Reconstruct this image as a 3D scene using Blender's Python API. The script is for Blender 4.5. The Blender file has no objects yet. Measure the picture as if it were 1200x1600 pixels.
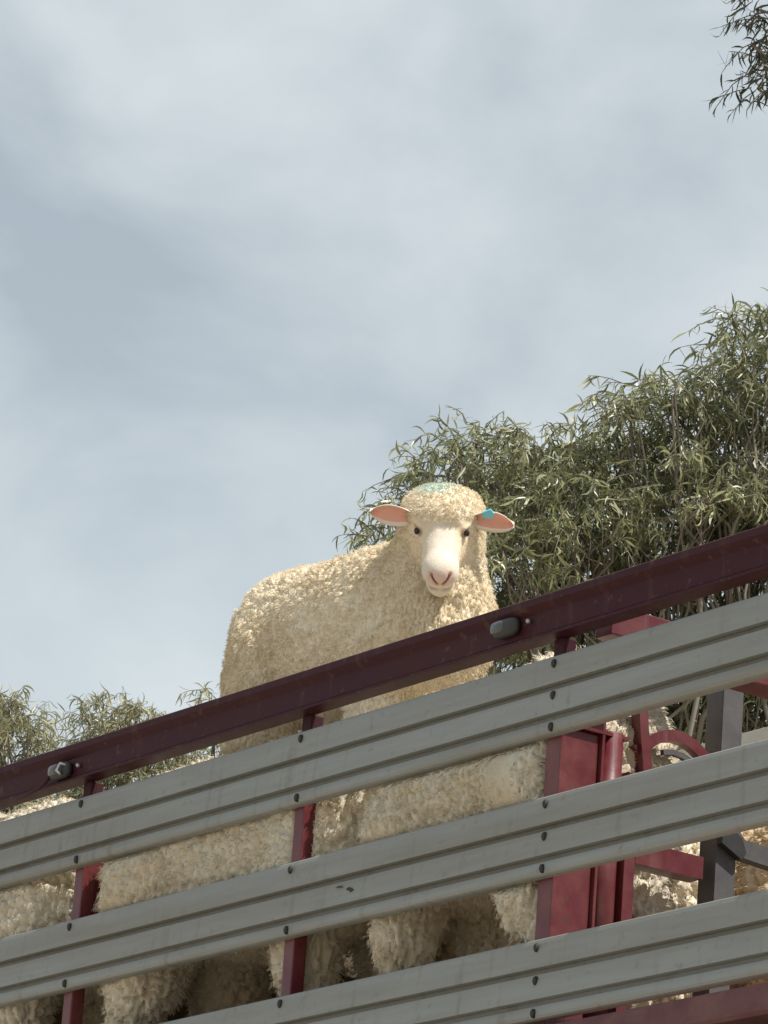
import bpy, bmesh, math, random
import numpy as np
from mathutils import Vector, Matrix, Quaternion
R = math.radians
sc = bpy.context.scene
col = sc.collection

# ------------------------------------------------------------------ camera
cd = bpy.data.cameras.new("camera"); cam = bpy.data.objects.new("camera", cd); col.objects.link(cam)
sc.camera = cam
cd.sensor_fit = 'VERTICAL'; cd.sensor_height = 36.0; cd.lens = 7185.0 / 1600.0 * 36.0
cd.clip_end = 3000
YAW, PITCH, ROLL = -0.968278500, 0.308902768, 0.0740462802
CAM = np.array([7.702, -5.774, 1.55])
fw = np.array([math.sin(YAW)*math.cos(PITCH), math.cos(YAW)*math.cos(PITCH), math.sin(PITCH)])
r1 = np.cross(fw, [0, 0, 1]); r1 /= np.linalg.norm(r1); u1 = np.cross(r1, fw)
rt = math.cos(ROLL)*r1 + math.sin(ROLL)*u1; up = -math.sin(ROLL)*r1 + math.cos(ROLL)*u1
cam.matrix_world = Matrix(((rt[0], up[0], -fw[0], CAM[0]), (rt[1], up[1], -fw[1], CAM[1]), (rt[2], up[2], -fw[2], CAM[2]), (0, 0, 0, 1)))

# ------------------------------------------------------------------ light
SUN_AZ, SUN_EL = R(23), R(59)
s_dir = Vector((math.cos(SUN_EL)*math.cos(SUN_AZ), math.cos(SUN_EL)*math.sin(SUN_AZ), math.sin(SUN_EL)))
sd = bpy.data.lights.new("sun", 'SUN'); sd.energy = 5.0; sd.angle = R(0.5); sd.color = (1.0, 0.95, 0.86)
sun = bpy.data.objects.new("sun", sd); col.objects.link(sun)
sun.rotation_mode = 'QUATERNION'; sun.rotation_quaternion = s_dir.to_track_quat('Z', 'Y')
sun.location = (20, 10, 40)

w = bpy.data.worlds.new("World"); sc.world = w; w.use_nodes = True
nt = w.node_tree; nt.nodes.clear()
def N(t, kind, **kw):
    n = t.nodes.new(kind)
    for k, v in kw.items(): setattr(n, k, v)
    return n
out = N(nt, 'ShaderNodeOutputWorld'); bg = N(nt, 'ShaderNodeBackground'); bg.inputs[1].default_value = 0.092
sky = N(nt, 'ShaderNodeTexSky', sky_type='NISHITA', sun_disc=False)
sky.sun_elevation = SUN_EL; sky.sun_rotation = math.atan2(s_dir.x, s_dir.y)
tc = N(nt, 'ShaderNodeTexCoord'); mp = N(nt, 'ShaderNodeMapping'); mp.inputs['Scale'].default_value = (1, 1, 1.5)
mp.inputs['Location'].default_value = (0.13, 0.42, 0.05)
n1 = N(nt, 'ShaderNodeTexNoise'); n1.inputs['Scale'].default_value = 10.5; n1.inputs['Detail'].default_value = 7; n1.inputs['Roughness'].default_value = 0.5
n1.inputs['Distortion'].default_value = 0.3
cr = N(nt, 'ShaderNodeValToRGB')
cr.color_ramp.elements[0].position = 0.34; cr.color_ramp.elements[0].color = (4.3, 4.95, 5.45, 1)
cr.color_ramp.elements[1].position = 0.66; cr.color_ramp.elements[1].color = (7.0, 7.6, 7.8, 1)
mx = N(nt, 'ShaderNodeMix', data_type='RGBA'); mx.inputs[0].default_value = 0.88
nt.links.new(tc.outputs['Generated'], mp.inputs[0]); nt.links.new(mp.outputs[0], n1.inputs['Vector'])
nt.links.new(n1.outputs[0], cr.inputs[0]); nt.links.new(sky.outputs[0], mx.inputs[6]); nt.links.new(cr.outputs[0], mx.inputs[7])
sp = N(nt, 'ShaderNodeSeparateXYZ'); nt.links.new(tc.outputs['Generated'], sp.inputs[0])
hz = N(nt, 'ShaderNodeMapRange'); hz.inputs[1].default_value = 0.12; hz.inputs[2].default_value = 0.36; hz.inputs[3].default_value = 0.55; hz.inputs[4].default_value = 0.0
nt.links.new(sp.outputs[2], hz.inputs[0])
mh = N(nt, 'ShaderNodeMix', data_type='RGBA'); mh.inputs[7].default_value = (6.3, 7.2, 7.6, 1)
nt.links.new(hz.outputs[0], mh.inputs[0]); nt.links.new(mx.outputs[2], mh.inputs[6])
nt.links.new(mh.outputs[2], bg.inputs[0]); nt.links.new(bg.outputs[0], out.inputs[0])

sc.view_settings.view_transform = 'Standard'; sc.view_settings.look = 'None'
sc.view_settings.exposure = 0.2; sc.view_settings.gamma = 1.0
sc.cycles.use_denoising = True
sc.cycles.max_bounces = 8
sc.cycles.transparent_max_bounces = 8

# ------------------------------------------------------------------ helpers
def unp(px, py, D):
    """a point D metres down the lens axis; used only to choose where the trees stand"""
    return CAM + D*(fw + (px-600)/7185.0*rt - (py-800)/7185.0*up)

def tag(o, label=None, cat=None, group=None, kind=None):
    if label: o['label'] = label
    if cat: o['category'] = cat
    if group: o['group'] = group
    if kind: o['kind'] = kind
    return o

def empty(name, loc=(0, 0, 0)):
    o = bpy.data.objects.new(name, None); col.objects.link(o); o.location = loc; o.empty_display_size = 0.1
    return o

def link(name, me, mat, parent=None, loc=None):
    o = bpy.data.objects.new(name, me); col.objects.link(o)
    if mat is not None and len(me.materials) == 0:
        me.materials.append(mat)
    if parent: o.parent = parent
    if loc is not None: o.location = loc
    return o

def np_mesh(name, V, F, smooth=True):
    V = np.asarray(V, np.float32); F = np.asarray(F, np.int32)
    k = F.shape[1]
    me = bpy.data.meshes.new(name)
    me.vertices.add(len(V)); me.vertices.foreach_set('co', V.ravel())
    me.loops.add(F.size); me.loops.foreach_set('vertex_index', F.ravel())
    me.polygons.add(len(F)); me.polygons.foreach_set('loop_start', np.arange(0, F.size, k, dtype=np.int32))
    me.update(calc_edges=True)
    me.polygons.foreach_set('use_smooth', np.full(len(F), smooth))
    me.validate()
    return me

class MB:
    """collects boxes, bars, tubes and prisms for ONE mesh object"""
    def __init__(self): self.bm = bmesh.new()
    def box(self, x0, x1, y0, y1, z0, z1, bev=0.0):
        vs = [self.bm.verts.new((x, y, z)) for x in (x0, x1) for y in (y0, y1) for z in (z0, z1)]
        fs = [(0, 1, 3, 2), (4, 6, 7, 5), (0, 4, 5, 1), (2, 3, 7, 6), (0, 2, 6, 4), (1, 5, 7, 3)]
        faces = [self.bm.faces.new([vs[i] for i in f]) for f in fs]
        if bev > 0:
            es = list({e for f in faces for e in f.edges})
            bmesh.ops.bevel(self.bm, geom=es, offset=bev, segments=2, profile=0.6, affect='EDGES')
        return self
    def prism(self, prof, axis, a, b, cap=True):
        """prof: list of 2-D points; extruded along axis from a to b"""
        def P(t, p):
            if axis == 'x': return (t, p[0], p[1])
            if axis == 'y': return (p[0], t, p[1])
            return (p[0], p[1], t)
        A = [self.bm.verts.new(P(a, p)) for p in prof]; B = [self.bm.verts.new(P(b, p)) for p in prof]
        n = len(prof)
        for i in range(n):
            self.bm.faces.new((A[i], A[(i+1) % n], B[(i+1) % n], B[i]))
        if cap:
            self.bm.faces.new(list(reversed(A))); self.bm.faces.new(B)
        return self
    def tube(self, pts, rad, n=10, sq=None):
        """swept round tube, or a rectangular bar of section sq=(w,h)"""
        pts = [Vector(p) for p in pts]
        if not isinstance(rad, (list, tuple)): rad = [rad]*len(pts)
        rings = []; prev = None
        for i, p in enumerate(pts):
            d = (pts[min(i+1, len(pts)-1)] - pts[max(i-1, 0)]).normalized()
            if prev is None:
                a = Vector((0, 0, 1)) if abs(d.z) < 0.9 else Vector((1, 0, 0))
                s = d.cross(a).normalized()
            else:
                s = (prev - d*prev.dot(d)).normalized()
            prev = s; t = s.cross(d).normalized()
            if sq:
                cs = [(-sq[0]/2, -sq[1]/2), (sq[0]/2, -sq[1]/2), (sq[0]/2, sq[1]/2), (-sq[0]/2, sq[1]/2)]
                rings.append([self.bm.verts.new(p + s*c[0] + t*c[1]) for c in cs])
            else:
                rings.append([self.bm.verts.new(p + (s*math.cos(2*math.pi*k/n) + t*math.sin(2*math.pi*k/n))*rad[i]) for k in range(n)])
        m = len(rings[0])
        for a, b in zip(rings, rings[1:]):
            for k in range(m):
                self.bm.faces.new((a[k], a[(k+1) % m], b[(k+1) % m], b[k]))
        self.bm.faces.new(list(reversed(rings[0]))); self.bm.faces.new(rings[-1])
        return self
    def lathe(self, prof, c, axis='y', n=24, zs=1.0):
        """prof: (radius, along) pairs about an axis through c"""
        rings = []
        for r, h in prof:
            ring = []
            for k in range(n):
                a = 2*math.pi*k/n; p, q = r*math.cos(a), r*math.sin(a)
                v = {'x': (h, p, q), 'y': (p, h, q), 'z': (p, q, h)}[axis]
                ring.append(self.bm.verts.new((c[0]+v[0], c[1]+v[1], c[2]+v[2]*zs)))
            rings.append(ring)
        for a, b in zip(rings, rings[1:]):
            for k in range(n):
                self.bm.faces.new((a[k], a[(k+1) % n], b[(k+1) % n], b[k]))
        self.bm.faces.new(list(reversed(rings[0]))); self.bm.faces.new(rings[-1])
        return self
    def build(self, name, mat, parent=None, smooth=False):
        bmesh.ops.recalc_face_normals(self.bm, faces=self.bm.faces)
        me = bpy.data.meshes.new(name); self.bm.to_mesh(me); self.bm.free()
        if smooth:
            for p in me.polygons: p.use_smooth = True
        return link(name, me, mat, parent)

# ------------------------------------------------------------------ materials
def mat_new(name):
    m = bpy.data.materials.new(name); m.use_nodes = True
    t = m.node_tree; b = t.nodes['Principled BSDF']
    return m, t, b

def painted(name, c, rough=0.5, dirt=(0.2, 0.16, 0.12), dirt_amt=0.35, scale=6.0, spec=0.5, metal=0.0, streak=(1, 1, 1), chips=None, drips=None):
    """paint with worn, dusty patches and fine scratches"""
    m, t, b = mat_new(name)
    tc = N(t, 'ShaderNodeTexCoord'); mp = N(t, 'ShaderNodeMapping'); mp.inputs['Scale'].default_value = streak
    t.links.new(tc.outputs['Object'], mp.inputs[0])
    n1 = N(t, 'ShaderNodeTexNoise'); n1.inputs['Scale'].default_value = scale; n1.inputs['Detail'].default_value = 7; n1.inputs['Roughness'].default_value = 0.65
    t.links.new(mp.outputs[0], n1.inputs['Vector'])
    rp = N(t, 'ShaderNodeValToRGB'); rp.color_ramp.elements[0].position = 0.38; rp.color_ramp.elements[1].position = 0.78
    rp.color_ramp.elements[0].color = (0, 0, 0, 1); rp.color_ramp.elements[1].color = (dirt_amt,)*3 + (1,)
    t.links.new(n1.outputs[0], rp.inputs[0])
    mx = N(t, 'ShaderNodeMix', data_type='RGBA'); mx.inputs[6].default_value = (*c, 1); mx.inputs[7].default_value = (*dirt, 1)
    t.links.new(rp.outputs[0], mx.inputs[0])
    n2 = N(t, 'ShaderNodeTexNoise'); n2.inputs['Scale'].default_value = scale*9; n2.inputs['Detail'].default_value = 4
    t.links.new(mp.outputs[0], n2.inputs['Vector'])
    mr = N(t, 'ShaderNodeMapRange'); mr.inputs[3].default_value = 0.86; mr.inputs[4].default_value = 1.12; t.links.new(n2.outputs[0], mr.inputs[0])
    hs = N(t, 'ShaderNodeHueSaturation'); t.links.new(mr.outputs[0], hs.inputs['Value'])
    colour = mx.outputs[2]
    for spec_, scl, lo, hi, vec in ((chips, 38.0, 0.63, 0.67, (1, 1, 1)), (drips, 5.0, 0.58, 0.74, (5.0, 5.0, 0.55))):
        if spec_ is None: continue
        m2 = N(t, 'ShaderNodeMapping'); m2.inputs['Scale'].default_value = vec; t.links.new(tc.outputs['Object'], m2.inputs[0])
        nn_ = N(t, 'ShaderNodeTexNoise'); nn_.inputs['Scale'].default_value = scl; nn_.inputs['Detail'].default_value = 5; t.links.new(m2.outputs[0], nn_.inputs['Vector'])
        r2 = N(t, 'ShaderNodeMapRange'); r2.inputs[1].default_value = lo; r2.inputs[2].default_value = hi; r2.inputs[4].default_value = spec_[3]; t.links.new(nn_.outputs[0], r2.inputs[0])
        x2 = N(t, 'ShaderNodeMix', data_type='RGBA'); x2.inputs[7].default_value = (*spec_[:3], 1); t.links.new(r2.outputs[0], x2.inputs[0]); t.links.new(colour, x2.inputs[6]); colour = x2.outputs[2]
    t.links.new(colour, hs.inputs['Color'])
    t.links.new(hs.outputs[0], b.inputs['Base Color'])
    mr2 = N(t, 'ShaderNodeMapRange'); mr2.inputs[3].default_value = rough-0.1; mr2.inputs[4].default_value = rough+0.15
    t.links.new(n1.outputs[0], mr2.inputs[0]); t.links.new(mr2.outputs[0], b.inputs['Roughness'])
    bp = N(t, 'ShaderNodeBump'); bp.inputs['Strength'].default_value = 0.08; bp.inputs['Distance'].default_value = 0.004
    t.links.new(n2.outputs[0], bp.inputs['Height']); t.links.new(bp.outputs[0], b.inputs['Normal'])
    b.inputs['Specular IOR Level'].default_value = spec; b.inputs['Metallic'].default_value = metal
    return m

M = {}
M['slat'] = painted('slat_paint', (0.255, 0.266, 0.258), 0.48, (0.18, 0.165, 0.13), 0.8, 5.0, 0.4, streak=(0.12, 1, 1.6), chips=(0.16, 0.15, 0.13, 0.35), drips=(0.13, 0.11, 0.08, 0.45))
M['rail'] = painted('dark_maroon_paint', (0.040, 0.0074, 0.0150), 0.5, (0.07, 0.028, 0.022), 0.5, 5.0, 0.15, streak=(0.3, 1, 1), chips=(0.10, 0.06, 0.05, 0.5), drips=(0.085, 0.05, 0.04, 0.5))
M['maroon'] = painted('maroon_paint', (0.098, 0.010, 0.017), 0.34, (0.22, 0.085, 0.07), 0.55, 9.0, 0.5, chips=(0.07, 0.035, 0.025, 0.7), drips=(0.24, 0.13, 0.11, 0.4))
M['deck_rail'] = painted('dull_maroon_paint', (0.095, 0.022, 0.028), 0.5, (0.22, 0.12, 0.10), 0.6, 9.0, 0.4)
M['grey_steel'] = painted('grey_steel', (0.07, 0.068, 0.074), 0.5, (0.15, 0.13, 0.115), 0.5, 14.0, 0.5)
M['board'] = painted('pale_board', (0.42, 0.43, 0.41), 0.5, (0.35, 0.32, 0.27), 0.4, 8.0, 0.4)
M['black'] = painted('black_rubber', (0.02, 0.02, 0.022), 0.5, (0.08, 0.07, 0.06), 0.3, 20.0)
M['bolt'] = painted('dark_bolt', (0.016, 0.016, 0.014), 0.6, (0.03, 0.03, 0.025), 0.3, 60.0)
M['steel'] = painted('bright_steel', (0.45, 0.45, 0.45), 0.35, (0.2, 0.15, 0.1), 0.3, 20.0, metal=0.9)
M['deck'] = painted('deck_boards', (0.22, 0.16, 0.12), 0.8, (0.12, 0.09, 0.05), 0.8, 6.0)
M['bark'] = painted('gum_bark', (0.15, 0.125, 0.10), 0.8, (0.30, 0.27, 0.22), 0.7, 3.0, streak=(1, 1, 0.3))
M['hoof'] = painted('hoof_horn', (0.06, 0.05, 0.04), 0.6)
m, t, b = mat_new('lens'); b.inputs['Base Color'].default_value = (0.05, 0.05, 0.052, 1); b.inputs['Roughness'].default_value = 0.16
b.inputs['Coat Weight'].default_value = 0.6; M['lens'] = m
m, t, b = mat_new('eye_gloss'); b.inputs['Base Color'].default_value = (0.012, 0.008, 0.006, 1); b.inputs['Roughness'].default_value = 0.08; M['eye'] = m
m, t, b = mat_new('tag_blue'); b.inputs['Base Color'].default_value = (0.13, 0.52, 0.70, 1); b.inputs['Roughness'].default_value = 0.45; M['tag'] = m

def skin_mat(name, c, var=0.12, bump=0.25, bscale=220):
    m, t, b = mat_new(name)
    tc = N(t, 'ShaderNodeTexCoord')
    n = N(t, 'ShaderNodeTexNoise'); n.inputs['Scale'].default_value = 45; n.inputs['Detail'].default_value = 5
    t.links.new(tc.outputs['Object'], n.inputs['Vector'])
    mr = N(t, 'ShaderNodeMapRange'); mr.inputs[3].default_value = 1-var; mr.inputs[4].default_value = 1+var; t.links.new(n.outputs[0], mr.inputs[0])
    hs = N(t, 'ShaderNodeHueSaturation'); t.links.new(mr.outputs[0], hs.inputs['Value'])
    if c is None:
        at = N(t, 'ShaderNodeAttribute', attribute_name='Col'); t.links.new(at.outputs['Color'], hs.inputs['Color'])
    else:
        hs.inputs['Color'].default_value = (*c, 1)
    t.links.new(hs.outputs[0], b.inputs['Base Color'])
    n2 = N(t, 'ShaderNodeTexNoise'); n2.inputs['Scale'].default_value = bscale; n2.inputs['Detail'].default_value = 4
    t.links.new(tc.outputs['Object'], n2.inputs['Vector'])
    bp = N(t, 'ShaderNodeBump'); bp.inputs['Strength'].default_value = bump; bp.inputs['Distance'].default_value = 0.004
    t.links.new(n2.outputs[0], bp.inputs['Height']); t.links.new(bp.outputs[0], b.inputs['Normal'])
    b.inputs['Roughness'].default_value = 0.9; b.inputs['Specular IOR Level'].default_value = 0.15
    b.inputs['Sheen Weight'].default_value = 0.15
    return m
M['sheep_body'] = skin_mat('sheep_wool_and_skin', None)
M['ear_out'] = skin_mat('ear_white_hair', (0.80, 0.70, 0.60), 0.06, 0.15)
M['ear_in'] = skin_mat('ear_pink_skin', (0.76, 0.42, 0.34), 0.12, 0.1)
m, t, b = mat_new('fleece_strands')
at = N(t, 'ShaderNodeAttribute', attribute_name='Col'); hi = N(t, 'ShaderNodeHairInfo')
mr = N(t, 'ShaderNodeMapRange'); mr.inputs[3].default_value = 0.85; mr.inputs[4].default_value = 1.12; t.links.new(hi.outputs['Random'], mr.inputs[0])
hs = N(t, 'ShaderNodeHueSaturation'); t.links.new(mr.outputs[0], hs.inputs['Value']); t.links.new(at.outputs['Color'], hs.inputs['Color'])
t.links.new(hs.outputs[0], b.inputs['Base Color']); b.inputs['Roughness'].default_value = 0.85; b.inputs['Specular IOR Level'].default_value = 0.15
M['strand'] = m

def leaf_mat(name, dark, light):
    m, t, b = mat_new(name)
    at = N(t, 'ShaderNodeAttribute', attribute_name='tone')
    mx = N(t, 'ShaderNodeMix', data_type='RGBA'); mx.inputs[6].default_value = (*dark, 1); mx.inputs[7].default_value = (*light, 1)
    t.links.new(at.outputs['Fac'], mx.inputs[0]); t.links.new(mx.outputs[2], b.inputs['Base Color'])
    b.inputs['Roughness'].default_value = 0.40; b.inputs['Specular IOR Level'].default_value = 0.75
    tr = N(t, 'ShaderNodeBsdfTranslucent'); t.links.new(mx.outputs[2], tr.inputs[0])
    ms = N(t, 'ShaderNodeMixShader'); ms.inputs[0].default_value = 0.35
    t.links.new(b.outputs[0], ms.inputs[1]); t.links.new(tr.outputs[0], ms.inputs[2])
    t.links.new(ms.outputs[0], t.nodes['Material Output'].inputs[0])
    return m
M['leaf'] = leaf_mat('gum_leaf', (0.055, 0.075, 0.028), (0.48, 0.48, 0.25))
M['leaf_dark'] = leaf_mat('shaded_gum_leaf', (0.03, 0.038, 0.02), (0.12, 0.12, 0.06))  # darker copy of the leaf; backlit shade is put into its colour
M['leaf_pale'] = leaf_mat('pale_gum_leaf', (0.16, 0.165, 0.085), (0.48, 0.46, 0.27))

# ------------------------------------------------------------------ ground
m, t, b = mat_new('dry_ground')
tc = N(t, 'ShaderNodeTexCoord'); n = N(t, 'ShaderNodeTexNoise'); n.inputs['Scale'].default_value = 0.4; n.inputs['Detail'].default_value = 10
n.inputs['Roughness'].default_value = 0.7
t.links.new(tc.outputs['Object'], n.inputs['Vector'])
rp = N(t, 'ShaderNodeValToRGB'); rp.color_ramp.elements[0].color = (0.27, 0.225, 0.17, 1); rp.color_ramp.elements[1].color = (0.45, 0.40, 0.32, 1)
rp.color_ramp.elements[0].position = 0.3; rp.color_ramp.elements[1].position = 0.7
t.links.new(n.outputs[0], rp.inputs[0]); t.links.new(rp.outputs[0], b.inputs['Base Color']); b.inputs['Roughness'].default_value = 0.95
bp = N(t, 'ShaderNodeBump'); bp.inputs['Strength'].default_value = 0.5; bp.inputs['Distance'].default_value = 0.03
n3 = N(t, 'ShaderNodeTexNoise'); n3.inputs['Scale'].default_value = 25; n3.inputs['Detail'].default_value = 6; t.links.new(tc.outputs['Object'], n3.inputs['Vector'])
t.links.new(n3.outputs[0], bp.inputs['Height']); t.links.new(bp.outputs[0], b.inputs['Normal'])
M['ground'] = m
gme = np_mesh('ground', [(-700, -700, 0), (700, -700, 0), (700, 700, 0), (-700, 700, 0)], [(0, 1, 2, 3)], False)
tag(link('ground', gme, M['ground']), 'pale dry dirt ground under the stock trailer', 'ground', kind='structure')

# ------------------------------------------------------------------ stock trailer
X0, X1 = -8.7, 2.9            # crate ends
YF = 2.42                     # far side plane
POSTS = [0.007 + 0.966*k for k in range(-9, 4) if X0 < 0.007+0.966*k < X1]
trailer = empty('stock_trailer', (-2.9, 1.2, 0))
tag(trailer, 'maroon framed livestock trailer with horizontal grey slats, open on top and loaded with sheep', 'trailer')
TP = Matrix.Translation((2.9, -1.2, 0))
def tp(o):
    o.matrix_parent_inverse = TP.copy(); return o

SLAT = [(0.022, 0), (0.004, 0), (0.001, -0.003), (-0.002, -0.012), (-0.004, -0.030), (-0.006, -0.058), (-0.0062, -0.0650), (0.014, -0.0655),
        (0.014, -0.0755), (0.000, -0.0790), (-0.003, -0.095), (-0.006, -0.126), (-0.0062, -0.1330), (0.014, -0.1335), (0.014, -0.1435),
        (0.001, -0.147), (-0.003, -0.158), (-0.003, -0.168), (0.000, -0.174), (0.006, -0.177), (0.022, -0.177)]
DECKS = [3.49, 2.52, 1.55]
def slat_tops(dk): return [dk+0.831, dk+0.516, dk+0.200]
for side in (0, 1):
    for di, dk in enumerate(DECKS):
        for zt in slat_tops(dk):
            prof = [((p[0] if side == 0 else YF - p[0]), zt + p[1]) for p in SLAT]
            s = tp(MB().prism(prof, 'x', X0, X1).build('slat', M['slat'], trailer))
            if side == 0 and di == 0:
                for pi, px in enumerate(POSTS):
                    if not -3.2 < px < 1.2: continue
                    for k, dz in enumerate((-0.020, -0.092, -0.163)):
                        if k == 1 and abs(px) > 0.1: continue
                        bx = px + (0.002 if k else 0)
                        MB().lathe([(0.0068, 0.002), (0.0068, -0.006), (0.005, -0.009)], (bx, 0 if k != 1 else 0.001, zt+dz), 'y', 12, 1.5).build('bolt', M['bolt'], s)
    # top rail: folded channel with a proud top lip
    z1, z0 = 4.462, 4.369
    P = [(0.036, z1), (-0.016, z1), (-0.022, z1-0.004), (-0.022, z1-0.020), (-0.006, z1-0.036), (-0.004, z0+0.012), (-0.010, z0+0.006), (-0.010, z0), (0.036, z0)]
    if side: P = [(YF-p[0], p[1]) for p in P]
    tp(MB().prism(P, 'x', X0-0.05, X1+0.05).build('top_rail', M['rail'], trailer))
    for dk in DECKS:
        P = [(0.06, dk+0.004), (-0.008, dk+0.004), (-0.012, dk-0.002), (-0.012, dk-0.052), (-0.006, dk-0.06), (0.06, dk-0.06)]
        if side: P = [(YF-p[0], p[1]) for p in P]
        tp(MB().prism(P, 'x', X0, X1).build('deck_rail', M['deck_rail'], trailer))
    for px in POSTS:
        big = abs(px) < 0.1
        for k, dk in enumerate(DECKS):
            hi_z = 4.368 if k == 0 else DECKS[k-1]-0.0605
            sy = lambda p, q_: (p, q_) if side == 0 else (YF-q_, YF-p)
            if side == 0 and big and k == 0:
                q = MB().box(px-0.046, px+0.008, 0.0225, 0.125, dk+0.0045, 4.166, 0.004)
                q.box(px-0.05, px+0.02, 0.024, 0.20, 4.1665, 4.174)
                tp(MB().box(px-0.040, px-0.002, 0.0225, 0.055, 4.1745, hi_z, 0.003).build('shaded_post_top', M['rail'], trailer))  # upper post split off; dark rail colour stands in for the rail's shade
            else:
                zt_ = 4.235 if k == 0 else hi_z
                q = MB().box(px-0.042, px-0.002, *sy(0.0225, 0.060), dk+0.0045, zt_, 0.004)
                if k == 0: tp(MB().box(px-0.041, px-0.003, *sy(0.0225, 0.059), zt_+0.001, hi_z, 0.004).build('shaded_post_top', M['rail'], trailer))  # same post, its top coloured darker as shade under the rail
                if side == 0 and k == 0:
                    q.prism([(0.0605, 4.20), (0.135, 4.20), (0.120, 4.14), (0.090, 4.07), (0.070, 4.00), (0.0605, 3.88)], 'x', px-0.022, px-0.010)
            tp(q.build('post', M['maroon'], trailer))
for dk in DECKS:
    tp(MB().box(X0, X1, 0.061, YF-0.061, dk-0.05, dk).build('deck', M['deck'], trailer))
# headboard and tailboard
for xx in (X0-0.03, X1+0.005):
    q = MB()
    q.box(xx, xx+0.025, 0.03, YF-0.03, 1.3, 4.3)
    for yy in (0.3, 0.9, 1.5, 2.1): q.box(xx-0.02 if xx < 0 else xx+0.025, xx if xx < 0 else xx+0.045, yy-0.03, yy+0.03, 1.3, 4.3)
    tp(q.build('end_board', M['slat'], trailer))
# chassis
q = MB()
for yy in (0.72, 1.60):
    q.box(X0+0.1, X1-0.1, yy-0.05, yy+0.05, 1.10, 1.36)
for k in range(9):
    xx = X0+0.4 + k*(X1-X0-0.8)/8
    q.box(xx-0.04, xx+0.04, 0.1, YF-0.1, 1.36, 1.485)
tp(q.build('chassis', M['maroon'], trailer))
for xa in (-7.4, -6.1, -4.8):
    tp(MB().tube([(xa, 0.35, 0.52), (xa, YF-0.35, 0.52)], 0.07, 12).build('axle', M['black'], trailer))
    for yy, dr in ((0.02, 1), (YF-0.02, -1)):
        tyre = tp(MB().lathe([(0.30, 0.02), (0.46, 0.0), (0.505, 0.04), (0.515, 0.14), (0.505, 0.24), (0.46, 0.28), (0.30, 0.26)] if dr > 0 else
                      [(0.30, -0.02), (0.46, -0.0), (0.505, -0.04), (0.515, -0.14), (0.505, -0.24), (0.46, -0.28), (0.30, -0.26)], (xa, yy, 0.516), 'y', 36).build('wheel', M['black'], trailer, True))
        (MB().lathe([(0.06, 0.02*dr), (0.12, 0.03*dr), (0.28, 0.09*dr), (0.295, 0.012*dr), (0.285, 0.2*dr)], (xa, yy, 0.516), 'y', 28).build('rim', M['steel'], tyre, True))
for yy in (0.72, 1.60):
    tp(MB().prism([(1.45, 0.004), (1.75, 0.004), (1.75, 0.05), (1.66, 0.06), (1.66, 1.095), (1.54, 1.095), (1.54, 0.06), (1.45, 0.05)], 'y', yy-0.05, yy+0.05).build('landing_leg', M['grey_steel'], trailer))

# a black scuff on the second slat
q = MB()
q.prism([(-0.768, 3.9145), (-0.752, 3.9175), (-0.744, 3.9155), (-0.736, 3.9120), (-0.748, 3.9125), (-0.757, 3.9135)], 'y', -0.0063, -0.0052)
q.prism([(-0.724, 3.9060), (-0.712, 3.9085), (-0.700, 3.9040), (-0.694, 3.8990), (-0.706, 3.8960), (-0.712, 3.9010), (-0.720, 3.9020)], 'y', -0.0063, -0.0050)
tp(q.build('scuff_mark', M['bolt'], trailer))
# marker lights on the top rail
def marker(x, z, wire):
    h = tp(MB().lathe([(0.008, 0.0), (0.023, -0.002), (0.025, -0.012), (0.022, -0.020), (0.012, -0.024)], (0, 0, 0), 'y', 20).build('marker_light', M['black'], trailer, True))
    def boxy(v, p_):
        r_ = math.hypot(v.co.x, v.co.z)
        if r_ > 1e-6:
            c_, s_ = v.co.x/r_, v.co.z/r_
            q_ = (abs(c_)**p_+abs(s_)**p_)**(-1/p_); v.co.x = c_*q_*r_; v.co.z = s_*q_*r_
    for v in h.data.vertices: boxy(v, 4.0); v.co.x = v.co.x*1.75 + 0.006; v.co.z *= 0.86
    h.location = (x, -0.006, z)
    g = MB().lathe([(0.020, -0.010), (0.0215, -0.017), (0.019, -0.025), (0.012, -0.028), (0.003, -0.029)], (0, 0, 0), 'y', 20).build('lens', M['lens'], h, True)
    for v in g.data.vertices: boxy(v, 3.6); v.co.x = v.co.x*1.25 - 0.014; v.co.z = v.co.z*0.72 + 0.003
    MB().lathe([(0.006, 0.0), (0.006, -0.010), (0.003, -0.013)], (0.078, 0.002, 0.004), 'y', 10).build('screw', M['steel'], h, True)
    if wire:
        tp_ = MB().tube([(-0.04, -0.012, -0.005), (-0.055, -0.016, -0.02), (-0.08, -0.016, -0.03), (-0.14, -0.013, -0.036), (-0.2, -0.010, -0.039)], 0.004, 8)
        tp_.build('cable', M['rail'], h, True)
        MB().tube([(0.045, -0.012, 0.006), (0.03, -0.03, 0.012), (0.022, -0.034, -0.006), (0.032, -0.026, -0.016)], 0.004, 8).build('clip', M['steel'], h, True)
marker(-0.165, 4.410, False)
marker(-2.023, 4.399, True)

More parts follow.
